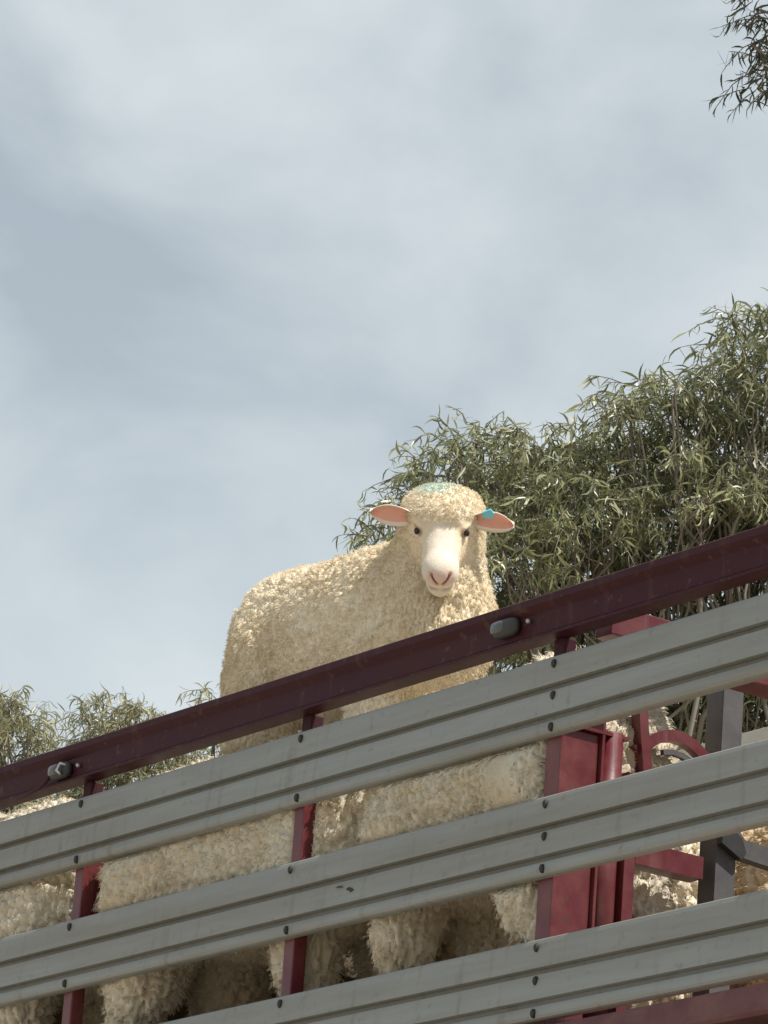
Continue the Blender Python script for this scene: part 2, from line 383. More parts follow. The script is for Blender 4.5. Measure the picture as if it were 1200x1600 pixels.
# cross gate at the first post, hinged across the crate
gate = tp(MB().box(-0.026, 0.026, 0.126, 0.134, 3.60, 4.30, 0.002).build('divider_gate', M['maroon'], trailer))
gate['label'] = 'maroon gate hinged across the crate'
def gp(q, name, mat, smooth=False):
    o = q.build(name, mat, gate, smooth); o.matrix_parent_inverse = Matrix.Identity(4); return o
gp(MB().tube([(0.0, 0.166, 3.50), (0.0, 0.166, 4.178)], 0.030, 20), 'hinge_tube', M['maroon'], True)
gp(MB().box(-0.02, 0.025, 0.205, 0.235, 3.52, 4.10, 0.003), 'gate_stile', M['maroon'])
gp(MB().tube([(0.0, 0.235, 3.925), (0.0, 0.425, 3.925)], 0, sq=(0.05, 0.05)), 'gate_rail', M['maroon'])
gp(MB().tube([(0.0, 0.235, 3.68), (0.0, 0.425, 3.68)], 0, sq=(0.05, 0.05)), 'gate_rail', M['maroon'])
arc = []
for k in range(9):
    a = k/8
    arc.append((0.0, 0.235 + 0.215*a, 4.12 + 0.092*math.sin(math.pi*min(1, 0.12+a*0.72)) ))
gp(MB().tube(arc, 0, sq=(0.022, 0.026)), 'curved_rail', M['maroon'])
gp(MB().tube([(-0.004, p_[1], p_[2]-0.036) for p_ in arc[3:]], 0, sq=(0.012, 0.012)), 'lower_rail', M['grey_steel'])
gp(MB().tube([(0.005, 0.232, 4.31), (0.006, 0.245, 4.20), (0.006, 0.262, 4.10)], 0, sq=(0.024, 0.030)), 'latch_bar', M['maroon'])
gp(MB().prism([(0.215, 4.085), (0.25, 4.10), (0.275, 4.11), (0.28, 4.06), (0.235, 4.062), (0.213, 4.070)], 'x', -0.008, 0.018), 'latch_hook', M['maroon'])
gp(MB().box(-0.03, 0.03, 0.455, 0.513, 3.51, 4.375, 0.004), 'gate_upright', M['grey_steel'])
gp(MB().tube([(0.03, 0.485, 4.015), (0.03, 0.52, 3.985), (0.03, 0.75, 3.97), (0.03, 1.1, 3.96)], 0, sq=(0.03, 0.042)), 'gate_bar', M['grey_steel'])
gp(MB().prism([(0.455, 3.985), (0.455, 4.02), (0.475, 4.028), (0.512, 4.005), (0.525, 3.975), (0.512, 3.958)], 'x', 0.031, 0.05), 'bar_bracket', M['black'])
# roof bows and the pale board seen behind the gate
tp(MB().box(-0.03, 0.03, 0.13, 0.42, 4.395, 4.462, 0.003).build('cross_beam', M['maroon'], trailer))
tp(MB().box(0.42, 0.50, 0.09, YF-0.09, 4.20, 4.262, 0.004).build('cross_beam', M['maroon'], trailer))
tp(MB().box(-1.02, 1.4, 0.98, 1.01, 4.30, 4.452, 0.003).build('inner_board', M['board'], trailer))

# ------------------------------------------------------------------ sheep: signed-distance bodies turned into one continuous mesh
rng = np.random.default_rng(7)
def ell(P, c, r, A=None):
    p = P - np.asarray(c, np.float32)
    if A is not None: p = p @ np.asarray(A, np.float32)
    r = np.asarray(r, np.float32)
    k0 = np.sqrt(((p/r)**2).sum(-1)) + 1e-9; k1 = np.sqrt(((p/(r*r))**2).sum(-1)) + 1e-9
    return k0*(k0-1)/k1
def cap(P, a, b, ra, rb):
    a = np.asarray(a, np.float32); b = np.asarray(b, np.float32); ba = b-a
    pa = P-a; h = np.clip(pa@ba/(ba@ba), 0, 1)
    return np.sqrt(((pa-h[..., None]*ba)**2).sum(-1)) - (ra+(rb-ra)*h)
def smin(a, b, k):
    h = np.maximum(k-np.abs(a-b), 0)/k
    return np.minimum(a, b)-h*h*k*0.25
def smax(a, b, k): return -smin(-a, -b, k)

def surface_nets(f, xs, ys, zs):
    X, Y, Z = np.meshgrid(xs, ys, zs, indexing='ij')
    V = f(np.stack([X, Y, Z], -1).astype(np.float32).reshape(-1, 3)).reshape(X.shape)
    S = V < 0
    nx, ny, nz = V.shape
    acc = np.zeros((nx-1, ny-1, nz-1, 3), np.float32); cnt = np.zeros((nx-1, ny-1, nz-1), np.float32)
    co = [(i, j, k) for i in (0, 1) for j in (0, 1) for k in (0, 1)]
    sl = lambda A, c: A[c[0]:nx-1+c[0], c[1]:ny-1+c[1], c[2]:nz-1+c[2]]
    G = [X, Y, Z]
    for a in co:
        for ax in range(3):
            if a[ax] == 1: continue
            b_ = list(a); b_[ax] = 1
            m_ = sl(S, a) != sl(S, b_)
            va, vb = sl(V, a)[m_], sl(V, b_)[m_]; t_ = va/(va-vb)
            for q in range(3):
                ga, gb = sl(G[q], a)[m_], sl(G[q], b_)[m_]
                acc[..., q][m_] += ga+(gb-ga)*t_
            cnt[m_] += 1
    act = cnt > 0
    idx = -np.ones(act.shape, np.int64); idx[act] = np.arange(act.sum())
    verts = acc[act]/cnt[act][:, None]
    quads = []
    for ax in range(3):
        o1, o2 = [q for q in range(3) if q != ax]
        s0 = [slice(1, -1)]*3; s0[ax] = slice(0, -1)
        s1 = [slice(1, -1)]*3; s1[ax] = slice(1, None)
        A, B = S[tuple(s0)], S[tuple(s1)]
        for flip in (0, 1):
            m_ = (A & ~B) if flip == 0 else (~A & B)
            I = np.argwhere(m_); 
            if len(I) == 0: continue
            base = I.copy(); base[:, o1] += 1; base[:, o2] += 1
            def at_(d1, d2):
                c = base.copy(); c[:, o1] += d1; c[:, o2] += d2
                return idx[c[:, 0], c[:, 1], c[:, 2]]
            q = np.stack([at_(-1, -1), at_(0, -1), at_(0, 0), at_(-1, 0)], 1)
            if (flip == 1) != (ax == 1): q = q[:, ::-1]
            quads.append(q)
    F = np.concatenate(quads); F = F[(F >= 0).all(1)]
    return verts.astype(np.float64), F

def subdivide(V, F):
    n = len(V)
    E = np.stack([F, np.roll(F, -1, 1)], -1).reshape(-1, 2); E.sort(1)
    U, inv = np.unique(E, axis=0, return_inverse=True); inv = inv.reshape(F.shape)
    V2 = np.concatenate([V, V[U].mean(1), V[F].mean(1)])
    em = n+inv; fc = n+len(U)+np.arange(len(F))
    q = [np.stack([F[:, k], em[:, k], fc, em[:, k-1]], 1) for k in range(4)]
    return V2, np.concatenate(q)

def grad(f, P, h=0.002):
    g = np.stack([f((P+d).astype(np.float32))-f((P-d).astype(np.float32)) for d in np.eye(3)*h], 1)/(2*h)
    return g
def project(f, V, it=2):
    for _ in range(it):
        g = grad(f, V); V = V - np.clip(f(V.astype(np.float32)), -0.02, 0.02)[:, None]*g/np.maximum((g*g).sum(1), 0.2)[:, None]
    g = grad(f, V); return V, g/np.maximum(np.linalg.norm(g, axis=1), 1e-6)[:, None]

def hash3(I, seed):
    I = I.astype(np.int64)
    h = (I[..., 0]*73856093) ^ (I[..., 1]*19349663) ^ (I[..., 2]*83492791) ^ (seed*2654435761)
    out = []
    for k in range(3):
        h = (h ^ (h >> 13)) * 1274126177 & 0x7fffffff
        h = (h ^ (h >> 16)) & 0x7fffffff
        out.append((h % 100003)/100003.0)
    return np.stack(out, -1)
def worley(P, seed=0):
    """F1, F2, id hash of nearest cell point"""
    I = np.floor(P); f1 = np.full(len(P), 9.0); f2 = np.full(len(P), 9.0); hid = np.zeros((len(P), 3)); cp = np.zeros_like(P)
    for i in (-1, 0, 1):
        for j in (-1, 0, 1):
            for k in (-1, 0, 1):
                c = I+(i, j, k); h = hash3(c, seed); q = c+h
                d = np.sqrt(((P-q)**2).sum(1))
                m_ = d < f1
                f2 = np.where(m_, f1, np.minimum(f2, d)); hid[m_] = h[m_]; cp[m_] = q[m_]; f1 = np.where(m_, d, f1)
    return f1, f2, hid, cp
def vnoise(P, seed=0):
    I = np.floor(P); f = P-I; f = f*f*(3-2*f); r = 0
    for i in (0, 1):
        for j in (0, 1):
            for k in (0, 1):
                wgt = np.abs(1-i-f[:, 0])*np.abs(1-j-f[:, 1])*np.abs(1-k-f[:, 2])
                r = r+wgt*hash3(I+(i, j, k), seed)[:, 0]
    return r*2-1
def fbm(P, oct=3, seed=0):
    r = 0; a = 1
    for o in range(oct): r = r+a*vnoise(P*2**o, seed+o); a *= 0.5
    return r

class Sheep:
    """body plan in its own frame: x forward, z up, hooves at z = 0"""
    def __init__(s, head_pos, head_az, head_pitch, roll=0.0, size=1.0, fat=1.0):
        s.k = size
        az, pt = R(head_az), R(head_pitch)
        F = np.array([math.cos(pt)*math.cos(az), math.cos(pt)*math.sin(az), math.sin(pt)])
        L = np.array([-math.sin(az), math.cos(az), 0]); U = np.cross(F, L)
        rl = R(roll); L, U = L*math.cos(rl)+U*math.sin(rl), U*math.cos(rl)-L*math.sin(rl)
        s.A = np.stack([F, L, U], 1)          # columns: head axes in the body frame
        s.H = np.asarray(head_pos, float); s.fat = fat; s.hs = np.array((1.27, 1.13, 1.13))
    def hl(s, P): return (P-s.H)@s.A/s.hs          # body frame -> head frame
    def wl(s, p): return s.H+s.A@(np.asarray(p, float)*s.hs)
    def head(s, P):
        p = (P-s.H.astype(np.float32))@s.A.astype(np.float32)/s.hs.astype(np.float32)
        d = ell(p, (0.005, 0, -0.002), (0.068, 0.066, 0.052))
        d = smin(d, cap(p, (0.03, 0, -0.012), (0.135, 0, -0.022), 0.053, 0.037), 0.03)
        d = smin(d, ell(p, (0.150, 0, -0.016), (0.034, 0.036, 0.031)), 0.02)          # nose end
        d = smin(d, ell(p, (0.140, 0, -0.058), (0.036, 0.027, 0.018)), 0.016)         # lower jaw, lips
        d = smin(d, cap(p, (0.0, 0, -0.055), (0.12, 0, -0.050), 0.040, 0.020), 0.03)
        q = p.copy(); q[..., 1] = np.abs(q[..., 1])
        d = smin(d, ell(q, (0.040, 0.050, 0.026), (0.022, 0.010, 0.008)), 0.016)       # brow over the eye
        d = smax(d, -ell(q, (0.066, 0.066, 0.016), (0.014, 0.010, 0.008)), 0.010)     # eye socket
        d = smin(d, ell(q, (0.030, 0.040, -0.040), (0.045, 0.024, 0.035)), 0.02)      # cheek
        d = smax(d, -cap(q, (0.182, 0.006, -0.026), (0.173, 0.020, -0.005), 0.0026, 0.0030), 0.006)   # nostril slit
        d = smax(d, -cap(q, (0.180, 0.0, -0.045), (0.160, 0.026, -0.050), 0.0030, 0.002), 0.004)     # mouth line
        return d*1.13
    def topknot(s, P):
        p = (P-s.H.astype(np.float32))@s.A.astype(np.float32)/s.hs.astype(np.float32)
        d = ell(p, (-0.020, 0, 0.006), (0.050, 0.077, 0.054))
        d = smin(d, ell(p, (0.022, 0, 0.034), (0.040, 0.062, 0.029)), 0.03)          # forelock
        q = p.copy(); q[..., 1] = np.abs(q[..., 1])
        d = smin(d, ell(q, (-0.026, 0.048, -0.052), (0.064, 0.040, 0.078)), 0.04)     # cheek wool
        return d*1.13
    def body(s, P):
        f = s.fat
        d = ell(P, (0.005, 0, 0.465), (0.402, 0.190*f, 0.215))
        d = smin(d, ell(P, (-0.240, 0, 0.492), (0.172, 0.165*f, 0.205)), 0.07)
        d = smin(d, ell(P, (0.23, 0, 0.470), (0.19, 0.175*f, 0.203)), 0.07)
        d = smin(d, ell(P, (0.33, 0, 0.42), (0.13, 0.135*f, 0.165)), 0.08)
        H = s.H
        d = smin(d, cap(P, (0.295, -0.01, 0.475), H+s.A@np.array((-0.05, 0, -0.055)), 0.125, 0.085), 0.05)
        d = smin(d, cap(P, H+s.A@np.array((-0.035, 0, -0.06)), (0.38, H[1]*0.5, 0.38), 0.085, 0.125), 0.05)
        q = P.copy(); q[..., 1] = np.abs(q[..., 1])
        d = smin(d, ell(q, (-0.258, 0.090, 0.450), (0.140, 0.113*f, 0.210)), 0.012)
        d = smin(d, cap(q, (-0.27, 0.085, 0.42), (-0.29, 0.110, 0.22), 0.115, 0.078), 0.05)
        d = smin(d, cap(q, (-0.29, 0.110, 0.22), (-0.35, 0.112, 0.15), 0.070, 0.036), 0.03)
        d = smin(d, cap(q, (-0.35, 0.112, 0.15), (-0.335, 0.112, 0.02), 0.026, 0.022), 0.02)
        d = smin(d, ell(q, (-0.335, 0.112, 0.018), (0.038, 0.026, 0.022)), 0.015)
        d = smin(d, cap(q, (0.24, 0.095, 0.36), (0.25, 0.105, 0.19), 0.090, 0.064), 0.05)
        d = smin(d, cap(q, (0.25, 0.105, 0.19), (0.255, 0.105, 0.02), 0.044, 0.022), 0.03)
        d = smin(d, ell(q, (0.268, 0.105, 0.018), (0.038, 0.026, 0.022)), 0.015)
        d = smin(d, cap(P, (-0.392, 0, 0.50), (-0.408, 0, 0.36), 0.033, 0.022), 0.04)  # tail
        return d
    def f(s, P):
        P = np.asarray(P, np.float32)/s.k
        w_ = smin(s.body(P), s.topknot(P), 0.035)
        return smin(w_, s.head(P), 0.014)*s.k
    def woolly(s, P):
        """1 on fleece, 0 on the bare face and shanks"""
        P = np.asarray(P, np.float32)/s.k
        w_ = smin(s.body(P), s.topknot(P), 0.035); h = s.head(P)
        a = np.clip((h-w_)/0.010+0.35, 0, 1)
        leg = np.clip((P[:, 2]-0.07)/0.05, 0, 1)
        return a*leg

def sheep_geo(sh, vox, fine, seed, curl, amp, squeeze=None, tint=1.0, detail_head=True):
    k = sh.k
    def axis(lo, hi, c):
        out_ = [lo]
        while out_[-1] < hi:
            step = vox if (not detail_head or abs(out_[-1]-c) > 0.20*k) else fine
            out_.append(out_[-1]+step)
        return np.array(out_)
    H = sh.H*k
    xs = axis(-0.56*k, 0.70*k, H[0]+0.05); ys = axis(-0.42*k, 0.42*k, H[1]); zs = axis(-0.02, 0.92*k, H[2]-0.04)
    V, F = surface_nets(sh.f, xs, ys, zs)
    V, _ = project(sh.f, V, 1)
    V, F = subdivide(V, F)
    V, Nn = project(sh.f, V, 2)
    wl = sh.woolly(V)
    hp = sh.hl(V/k)
    ishead = np.clip(1-np.linalg.norm(hp-np.array((-0.02, 0, 0.03)), axis=1)/0.16, 0, 1)
    # locks: cells stretched down the flank, rounder where the fleece curls and on the crown
    sc_ = (0.0098 if detail_head else 0.015) if not curl else 0.024
    st = np.array([1/sc_, 1/sc_, 1/(sc_*(2.3 if not curl else 1.35))])
    Wp = V*st + 0.55*np.stack([fbm(V*26, 2, seed+5), fbm(V*26+9, 2, seed+6), fbm(V*26+17, 2, seed+7)], 1)
    f1, f2, hid, cp = worley(Wp, seed)
    lock = np.clip(1-f1**2*1.15, 0, 1) + 0.45*(hid[:, 0]-0.5) - 0.45*np.clip(1-(f2-f1)/0.16, 0, 1)
    f1b, _, _, _ = worley(V/0.0095+3*fbm(V*30, 2, seed)[:, None], seed+1)
    small = np.clip(1-f1b**2, 0, 1)
    big = fbm(V*9, 3, seed+2)
    rib = np.sin(V[:, 0]*155 + 5*fbm(V*10, 2, seed+9) + 14*V[:, 2]*0.5)
    if curl: disp = amp*(lock-0.5) + 0.003*(small-0.5) + 0.010*big
    else: disp = amp*(lock-0.5)*0.8 + 0.0025*(small-0.5) + 0.008*big + amp*0.16*rib
    crown = np.clip(ishead*2.2, 0, 1)
    disp = disp*(1-crown) + crown*(0.0085*(np.clip(1-worley(V/0.015+0.5*fbm(V*40, 2, 3)[:, None], 11)[0]**2, 0, 1)-0.5) + 0.003*(small-0.5) + 0.004*big)
    V = V + Nn*(disp*wl)[:, None]
    # colours: cream fleece with duller, yellower patches, white face hair, pink nose
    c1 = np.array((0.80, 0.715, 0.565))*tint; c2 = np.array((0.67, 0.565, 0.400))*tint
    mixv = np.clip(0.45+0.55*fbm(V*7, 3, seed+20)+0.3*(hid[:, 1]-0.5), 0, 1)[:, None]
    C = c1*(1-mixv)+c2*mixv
    face = np.array((0.70, 0.61, 0.51)); pink = np.array((0.78, 0.50, 0.43))
    sidey = np.clip((np.abs(hp[:, 1])-0.020)/0.022, 0, 1)[:, None]*np.clip((0.135-hp[:, 0])/0.03, 0, 1)[:, None]
    face = face*(1-sidey) + np.array((0.72, 0.60, 0.43))*sidey
    a = (1-np.clip(wl*1.3, 0, 1))[:, None]
    C = C*(1-a)+face*a
    wl = np.maximum(wl, 0.42*sidey[:, 0]*(hp[:, 0] > -0.1)*(hp[:, 2] < 0.0)*(np.linalg.norm(hp, axis=1) < 0.2))
    return V, F, Nn, wl, hp, C, np.clip(lock, 0, 1)*(1-crown)+0.8*crown, hid

def strands(V, F, Nn, wl, C, lk, hid, n, length, seed, radius, jitter=0.5, down=0.5, clump=0.5):
    r_ = np.random.default_rng(seed)
    tri = F[:, :3]; A = V[F]
    wf = np.clip(wl[F].mean(1), 0, 1)
    area = np.linalg.norm(np.cross(A[:, 1]-A[:, 0], A[:, 3]-A[:, 0]), axis=1)*(0.12+0.88*wf)
    lf = lk[F].mean(1); area = area*(0.12+lf)
    fi = r_.choice(len(F), n, p=area/area.sum())
    u, v = r_.random((2, n)); q = F[fi]
    wts = np.stack([(1-u)*(1-v), u*(1-v), u*v, (1-u)*v], 1)
    P0 = (V[q]*wts[..., None]).sum(1); nn = (Nn[q]*wts[..., None]).sum(1); cc = C[q].mean(1)
    hd = hid[q[:, 0]]-0.5
    d = nn*0.9 + clump*hd*1.2 + jitter*r_.normal(size=(n, 3))*0.35 + down*np.array((-0.1, 0, -0.6))
    d /= np.linalg.norm(d, axis=1)[:, None]
    L = length*((0.6+0.8*r_.random(n))*(0.3+0.7*wf[fi])*(0.25+0.95*lf[fi]))[:, None]
    side = np.cross(d, nn+0.01); side /= np.maximum(np.linalg.norm(side, axis=1), 1e-6)[:, None]
    cw = (r_.random((n, 1))-0.5)*0.9
    pts = np.stack([P0-nn*0.002, P0+d*L*0.4+side*L*cw*0.5, P0+d*L*0.75-side*L*cw*0.3+np.array((0, 0, -0.15))*L*down, P0+d*L*0.95+side*L*cw*0.4+np.array((0, 0, -0.45))*L*down], 1)
    rad = np.tile(np.array([1.0, 0.95, 0.75, 0.3])*radius, (n, 1))
    return pts, rad, cc

def curves_obj(name, pts, rad, cc, parent):
    n, k = pts.shape[:2]
    cu = bpy.data.hair_curves.new(name); cu.add_curves([k]*n)
    cu.position_data.foreach_set('vector', pts.astype(np.float32).ravel())
    at_ = cu.attributes.get('radius') or cu.attributes.new('radius', 'FLOAT', 'POINT'); at_.data.foreach_set('value', rad.astype(np.float32).ravel())
    ca = cu.attributes.new('Col', 'FLOAT_COLOR', 'CURVE')
    ca.data.foreach_set('color', np.concatenate([cc, np.ones((n, 1))], 1).astype(np.float32).ravel())
    cu.materials.append(M['strand'])
    o = bpy.data.objects.new(name, cu); col.objects.link(o); o.parent = parent
    return o

def col_attr(me, C):
    ca = me.color_attributes.new('Col', 'FLOAT_COLOR', 'POINT')
    ca.data.foreach_set('color', np.concatenate([C, np.ones((len(C), 1))], 1).astype(np.float32).ravel())

def ear_mesh(sgn):
    """cupped leaf-shaped ear: outer white shell and inner pink shell, in the head frame"""
    nu, nv = 14, 9; O, I_ = [], []
    for i in range(nu):
        u = i/(nu-1)
        hw = 0.0268*max(0.02, math.sin(math.pi*min(1, (0.13+0.87*u))**1.25))**0.62
        for j in range(nv):
            v = -1+2*j/(nv-1)
            x = 0.012 - 0.012*u + 0.016*abs(v)**2*(1-0.5*u)
            y = 0.060 + 0.098*u
            z = 0.022 - (0.024 if sgn > 0 else 0.004)*u*u + hw*v
            O.append((x-0.006*(1-abs(v)), sgn*y, z)); I_.append((x+0.0025-0.003*(1-abs(v)), sgn*y, z*1.0))
    def faces(off, flip):
        fs = []
        for i in range(nu-1):
            for j in range(nv-1):
                q = [off+i*nv+j, off+(i+1)*nv+j, off+(i+1)*nv+j+1, off+i*nv+j+1]
                fs.append(q[::-1] if flip else q)
        return fs
    n = nu*nv
    fo = faces(0, sgn > 0); fi = faces(n, sgn < 0)
    rim = []
    for i in range(nu-1):
        for j in (0, nv-1):
            rim.append([i*nv+j, (i+1)*nv+j, n+(i+1)*nv+j, n+i*nv+j])
    for j in range(nv-1):
        for i in (0, nu-1): rim.append([i*nv+j, i*nv+j+1, n+i*nv+j+1, n+i*nv+j])
    return np.array(O+I_), np.array(fo+fi+rim), len(fo), len(fi)

def build_head_parts(sh, root, tagged=False, mod=lambda P: P):
    k = sh.k
    to_body = lambda P: mod((sh.H + (np.asarray(P)*sh.hs) @ sh.A.T)*k)
    for sgn in (1, -1):
        V, F, a, b_ = ear_mesh(sgn)
        # droop and turn of each ear
        me = np_mesh('ear', to_body(V), F); me.materials.append(M['ear_out']); me.materials.append(M['ear_in'])
        mi = np.zeros(len(F), np.int32); mi[a:a+b_] = 1
        inner = np.arange(b_); jj = inner % 8
        mi[a:a+b_][(jj == 0) | (jj == 7)] = 0
        me.polygons.foreach_set('material_index', mi)
        e = link('ear', me, None, root)
        q = MB()
        bmesh.ops.create_uvsphere(q.bm, u_segments=16, v_segments=10, radius=0.0098*k)
        c = to_body(np.array([(0.061, sgn*0.0545, 0.016)]))[0]
        for v in q.bm.verts:
            h_ = sh.A.T @ np.array(v.co); h_ = sh.A @ (h_*np.array((1.0, 0.72, 0.85))); v.co = Vector(h_ + c)
        q.build('eye', M['eye'], root, True)
        if tagged and sgn > 0:
            T = np.array([(0.024, 0.086, 0.030), (0.022, 0.108, 0.026), (0.024, 0.113, 0.040), (0.026, 0.104, 0.053), (0.026, 0.087, 0.044)])
            T2 = T - np.array((0.004, 0, 0))
            Vt = np.concatenate([T, T2]); n = len(T)
            bm = bmesh.new(); vs = [bm.verts.new(p) for p in to_body(Vt)]
            bm.faces.new(vs[:n]); bm.faces.new(vs[n:][::-1])
            for i in range(n): bm.faces.new((vs[i], vs[(i+1) % n], vs[n+(i+1) % n], vs[n+i]))
            q = MB(); q.bm = bm; q.build('ear_tag', M['tag'], e)

def put(pts, rz, loc):
    c, s_ = math.cos(rz), math.sin(rz)
    Rm = np.array([[c, -s_, 0], [s_, c, 0], [0, 0, 1]])
    return pts@Rm.T + np.asarray(loc), Rm

def slat_clip(W, face_gap=0.026, bulge=0.016, amt=None):
    """fleece pressed against the near side: held back by the slats, bulging into the gaps"""
    z = W[:, 2]; lim = np.full(len(W), face_gap)
    for zt in slat_tops(DECKS[0]):
        pass
    gaps = [(4.003+0.004, 4.144-0.004), (3.690+0.004, 3.829-0.004)]
    for a, b_ in gaps:
        t_ = np.clip((z-a)/(b_-a), 0, 1); inside = (z > a) & (z < b_)
        lim = np.where(inside, face_gap - (face_gap+bulge)*np.clip(np.sin(np.pi*t_), 0, 1)**0.6, lim)
    for px in POSTS:
        lim = np.maximum(lim, 0.068*np.clip((0.062-np.abs(W[:, 0]-px+0.020))/0.020, 0, 1) + (lim if False else -0.02))
    soft = lim + 0.004*np.tanh((W[:, 1]-lim)/0.02)
    W = W.copy(); W[:, 1] = np.where(W[:, 1] < lim, lim + (0.006 if amt is None else amt), W[:, 1])
    return W

def build_sheep(label, sh, loc, rz, seed, curl, amp, vox=0.013, fine=0.0065, n_str=9000, length=0.010, press=False, main=False, sx=1.0, lift=0.0, tint=1.0):
    V, F, Nn, wl, hp, C, lk, hid = sheep_geo(sh, vox, fine, seed, curl, amp, tint=np.asarray(tint), detail_head=main)
    k = sh.k
    V = V*np.array((sx, 1, 1)); V[:, 2] += lift*np.clip(V[:, 2]/0.22, 0, 1)
    MOD = lambda P: P*np.array((sx, 1, 1)) + np.stack([0*P[:, 0], 0*P[:, 0], lift*np.clip(P[:, 2]/0.22, 0, 1)], 1)
    if main:
        # pink nose pad, dark nostrils, mouth line, teal raddle on the crown
        q = hp.copy(); q[:, 1] = np.abs(q[:, 1])
        pad = np.clip(1-np.linalg.norm((q-np.array((0.178, 0.012, -0.014)))/np.array((0.022, 0.024, 0.022)), axis=1), 0, 1)
        a = np.clip(pad*1.7, 0, 0.62)[:, None]; C = C*(1-a)+np.array((0.66, 0.41, 0.36))*a
        def seg(a_, b_):
            a_ = np.array(a_); b_ = np.array(b_); ba = b_-a_; h_ = np.clip((q-a_)@ba/(ba@ba), 0, 1)
            return np.linalg.norm(q-a_-h_[:, None]*ba, axis=1)
        a = np.clip((0.0045-seg((0.182, 0.006, -0.026), (0.174, 0.019, -0.007)))/0.0022, 0, 1)[:, None]; C = C*(1-a)+np.array((0.22, 0.085, 0.07))*a
        a = np.clip((0.005-seg((0.180, 0.0, -0.045), (0.160, 0.026, -0.050)))/0.003, 0, 1)[:, None]*0.5; C = C*(1-a)+np.array((0.40, 0.20, 0.17))*a
        a = np.clip((0.019-np.linalg.norm((q-np.array((0.063, 0.058, 0.016)))/np.array((1.2, 1, 0.8)), axis=1))/0.005, 0, 1)[:, None]*0.65
        C = C*(1-a)+np.array((0.34, 0.22, 0.17))*a
        dye = np.clip(1.15-np.linalg.norm((hp-np.array((-0.040, -0.020, 0.062)))/np.array((0.040, 0.050, 0.045)), axis=1), 0, 1)
        dye = np.clip(dye*1.6+0.3*fbm(V*40, 2, 5)*(dye > 0), 0, 1)[:, None]*0.5*wl[:, None]
        C = C*(1-dye)+np.array((0.28, 0.52, 0.52))*dye
    pts, rad, cc = strands(V, F, Nn, wl, C, lk, hid, n_str, length*k, seed+3, 0.00055*k)
    W, Rm = put(V, rz, loc)
    PW, _ = put(pts.reshape(-1, 3), rz, loc)
    if press:
        W = slat_clip(W); PW = slat_clip(PW, 0.024, 0.022, 0.002)
    root = empty('sheep', loc); root.rotation_euler = (0, 0, rz)
    tag(root, label, 'sheep', 'sheep on the top deck')
    V = (W-np.asarray(loc))@Rm; pts = ((PW-np.asarray(loc))@Rm).reshape(pts.shape)
    me = np_mesh('body', V, F); col_attr(me, np.clip(C, 0, 1)); link('body', me, M['sheep_body'], root)
    curves_obj('fleece', pts, rad, np.clip(cc*1.04, 0, 1), root)
    build_head_parts(sh, root, main, MOD)
    return root

# the sheep that looks out over the rail
sh = Sheep((0.4505, -0.0835, 0.670), -32.5, -52, roll=3.0)
build_sheep('whole cream sheep standing high above the rail, facing out with a blue ear tag', sh, (-1.482, 0.50, 4.29), R(0), 21, False, 0.0105,
            vox=0.0072, fine=0.0052, n_str=130000, length=0.0065, main=True, sx=0.97)
# its companions below
other = Sheep((0.44, 0.16, 0.56), 62, -48, size=1.18, fat=0.98)
otherm = Sheep((0.44, -0.16, 0.56), -62, -48, size=1.18, fat=0.98)
Z = DECKS[0]+0.002
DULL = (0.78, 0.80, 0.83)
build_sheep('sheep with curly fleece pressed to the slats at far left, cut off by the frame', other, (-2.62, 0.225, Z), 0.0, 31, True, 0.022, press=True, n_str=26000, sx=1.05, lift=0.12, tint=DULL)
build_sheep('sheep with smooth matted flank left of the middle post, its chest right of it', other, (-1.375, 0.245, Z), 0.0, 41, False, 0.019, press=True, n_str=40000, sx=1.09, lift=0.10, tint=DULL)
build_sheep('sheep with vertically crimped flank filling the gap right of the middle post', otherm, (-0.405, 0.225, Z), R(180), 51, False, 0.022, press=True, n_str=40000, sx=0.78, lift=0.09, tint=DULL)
build_sheep('sheep with bright curly fleece seen through the maroon gate at right', otherm, (-0.87, 0.72, Z), R(180), 71, True, 0.026, n_str=30000, sx=0.84, lift=0.06)
SHADE_TINT = (0.15, 0.135, 0.115)  # wool colour darkened to paint in the crate's inner shade
build_sheep('sheep with shade-darkened wool colour in the second row, behind the smooth flank left of the middle post', otherm, (-1.98, 0.70, Z), R(180), 81, False, 0.015, n_str=16000, sx=0.95, lift=0.06, tint=SHADE_TINT)
build_sheep('sheep in the second row, behind the curly fleece at far left', other, (-3.05, 0.72, Z), 0.0, 91, True, 0.020, n_str=16000, sx=0.95, lift=0.06, tint=SHADE_TINT)
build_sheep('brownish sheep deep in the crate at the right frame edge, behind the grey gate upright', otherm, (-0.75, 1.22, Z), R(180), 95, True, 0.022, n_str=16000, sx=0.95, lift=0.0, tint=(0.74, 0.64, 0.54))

# ------------------------------------------------------------------ trees
def tube_np(pts, rads, n=7):
    pts = np.asarray(pts, float); V = []; F = []
    prev = None
    for i in range(len(pts)):
        d = pts[min(i+1, len(pts)-1)]-pts[max(i-1, 0)]; d /= np.linalg.norm(d)+1e-9
        if prev is None: prev = np.array((1.0, 0.2, 0.1))
        s_ = prev-d*(prev@d); s_ /= np.linalg.norm(s_)+1e-9; prev = s_; t_ = np.cross(s_, d)
        for k in range(n):
            a = 2*math.pi*k/n; V.append(pts[i]+(s_*math.cos(a)+t_*math.sin(a))*rads[i])
    for i in range(len(pts)-1):
        for k in range(n):
            F.append((i*n+k, i*n+(k+1) % n, (i+1)*n+(k+1) % n, (i+1)*n+k))
    return np.array(V), np.array(F)

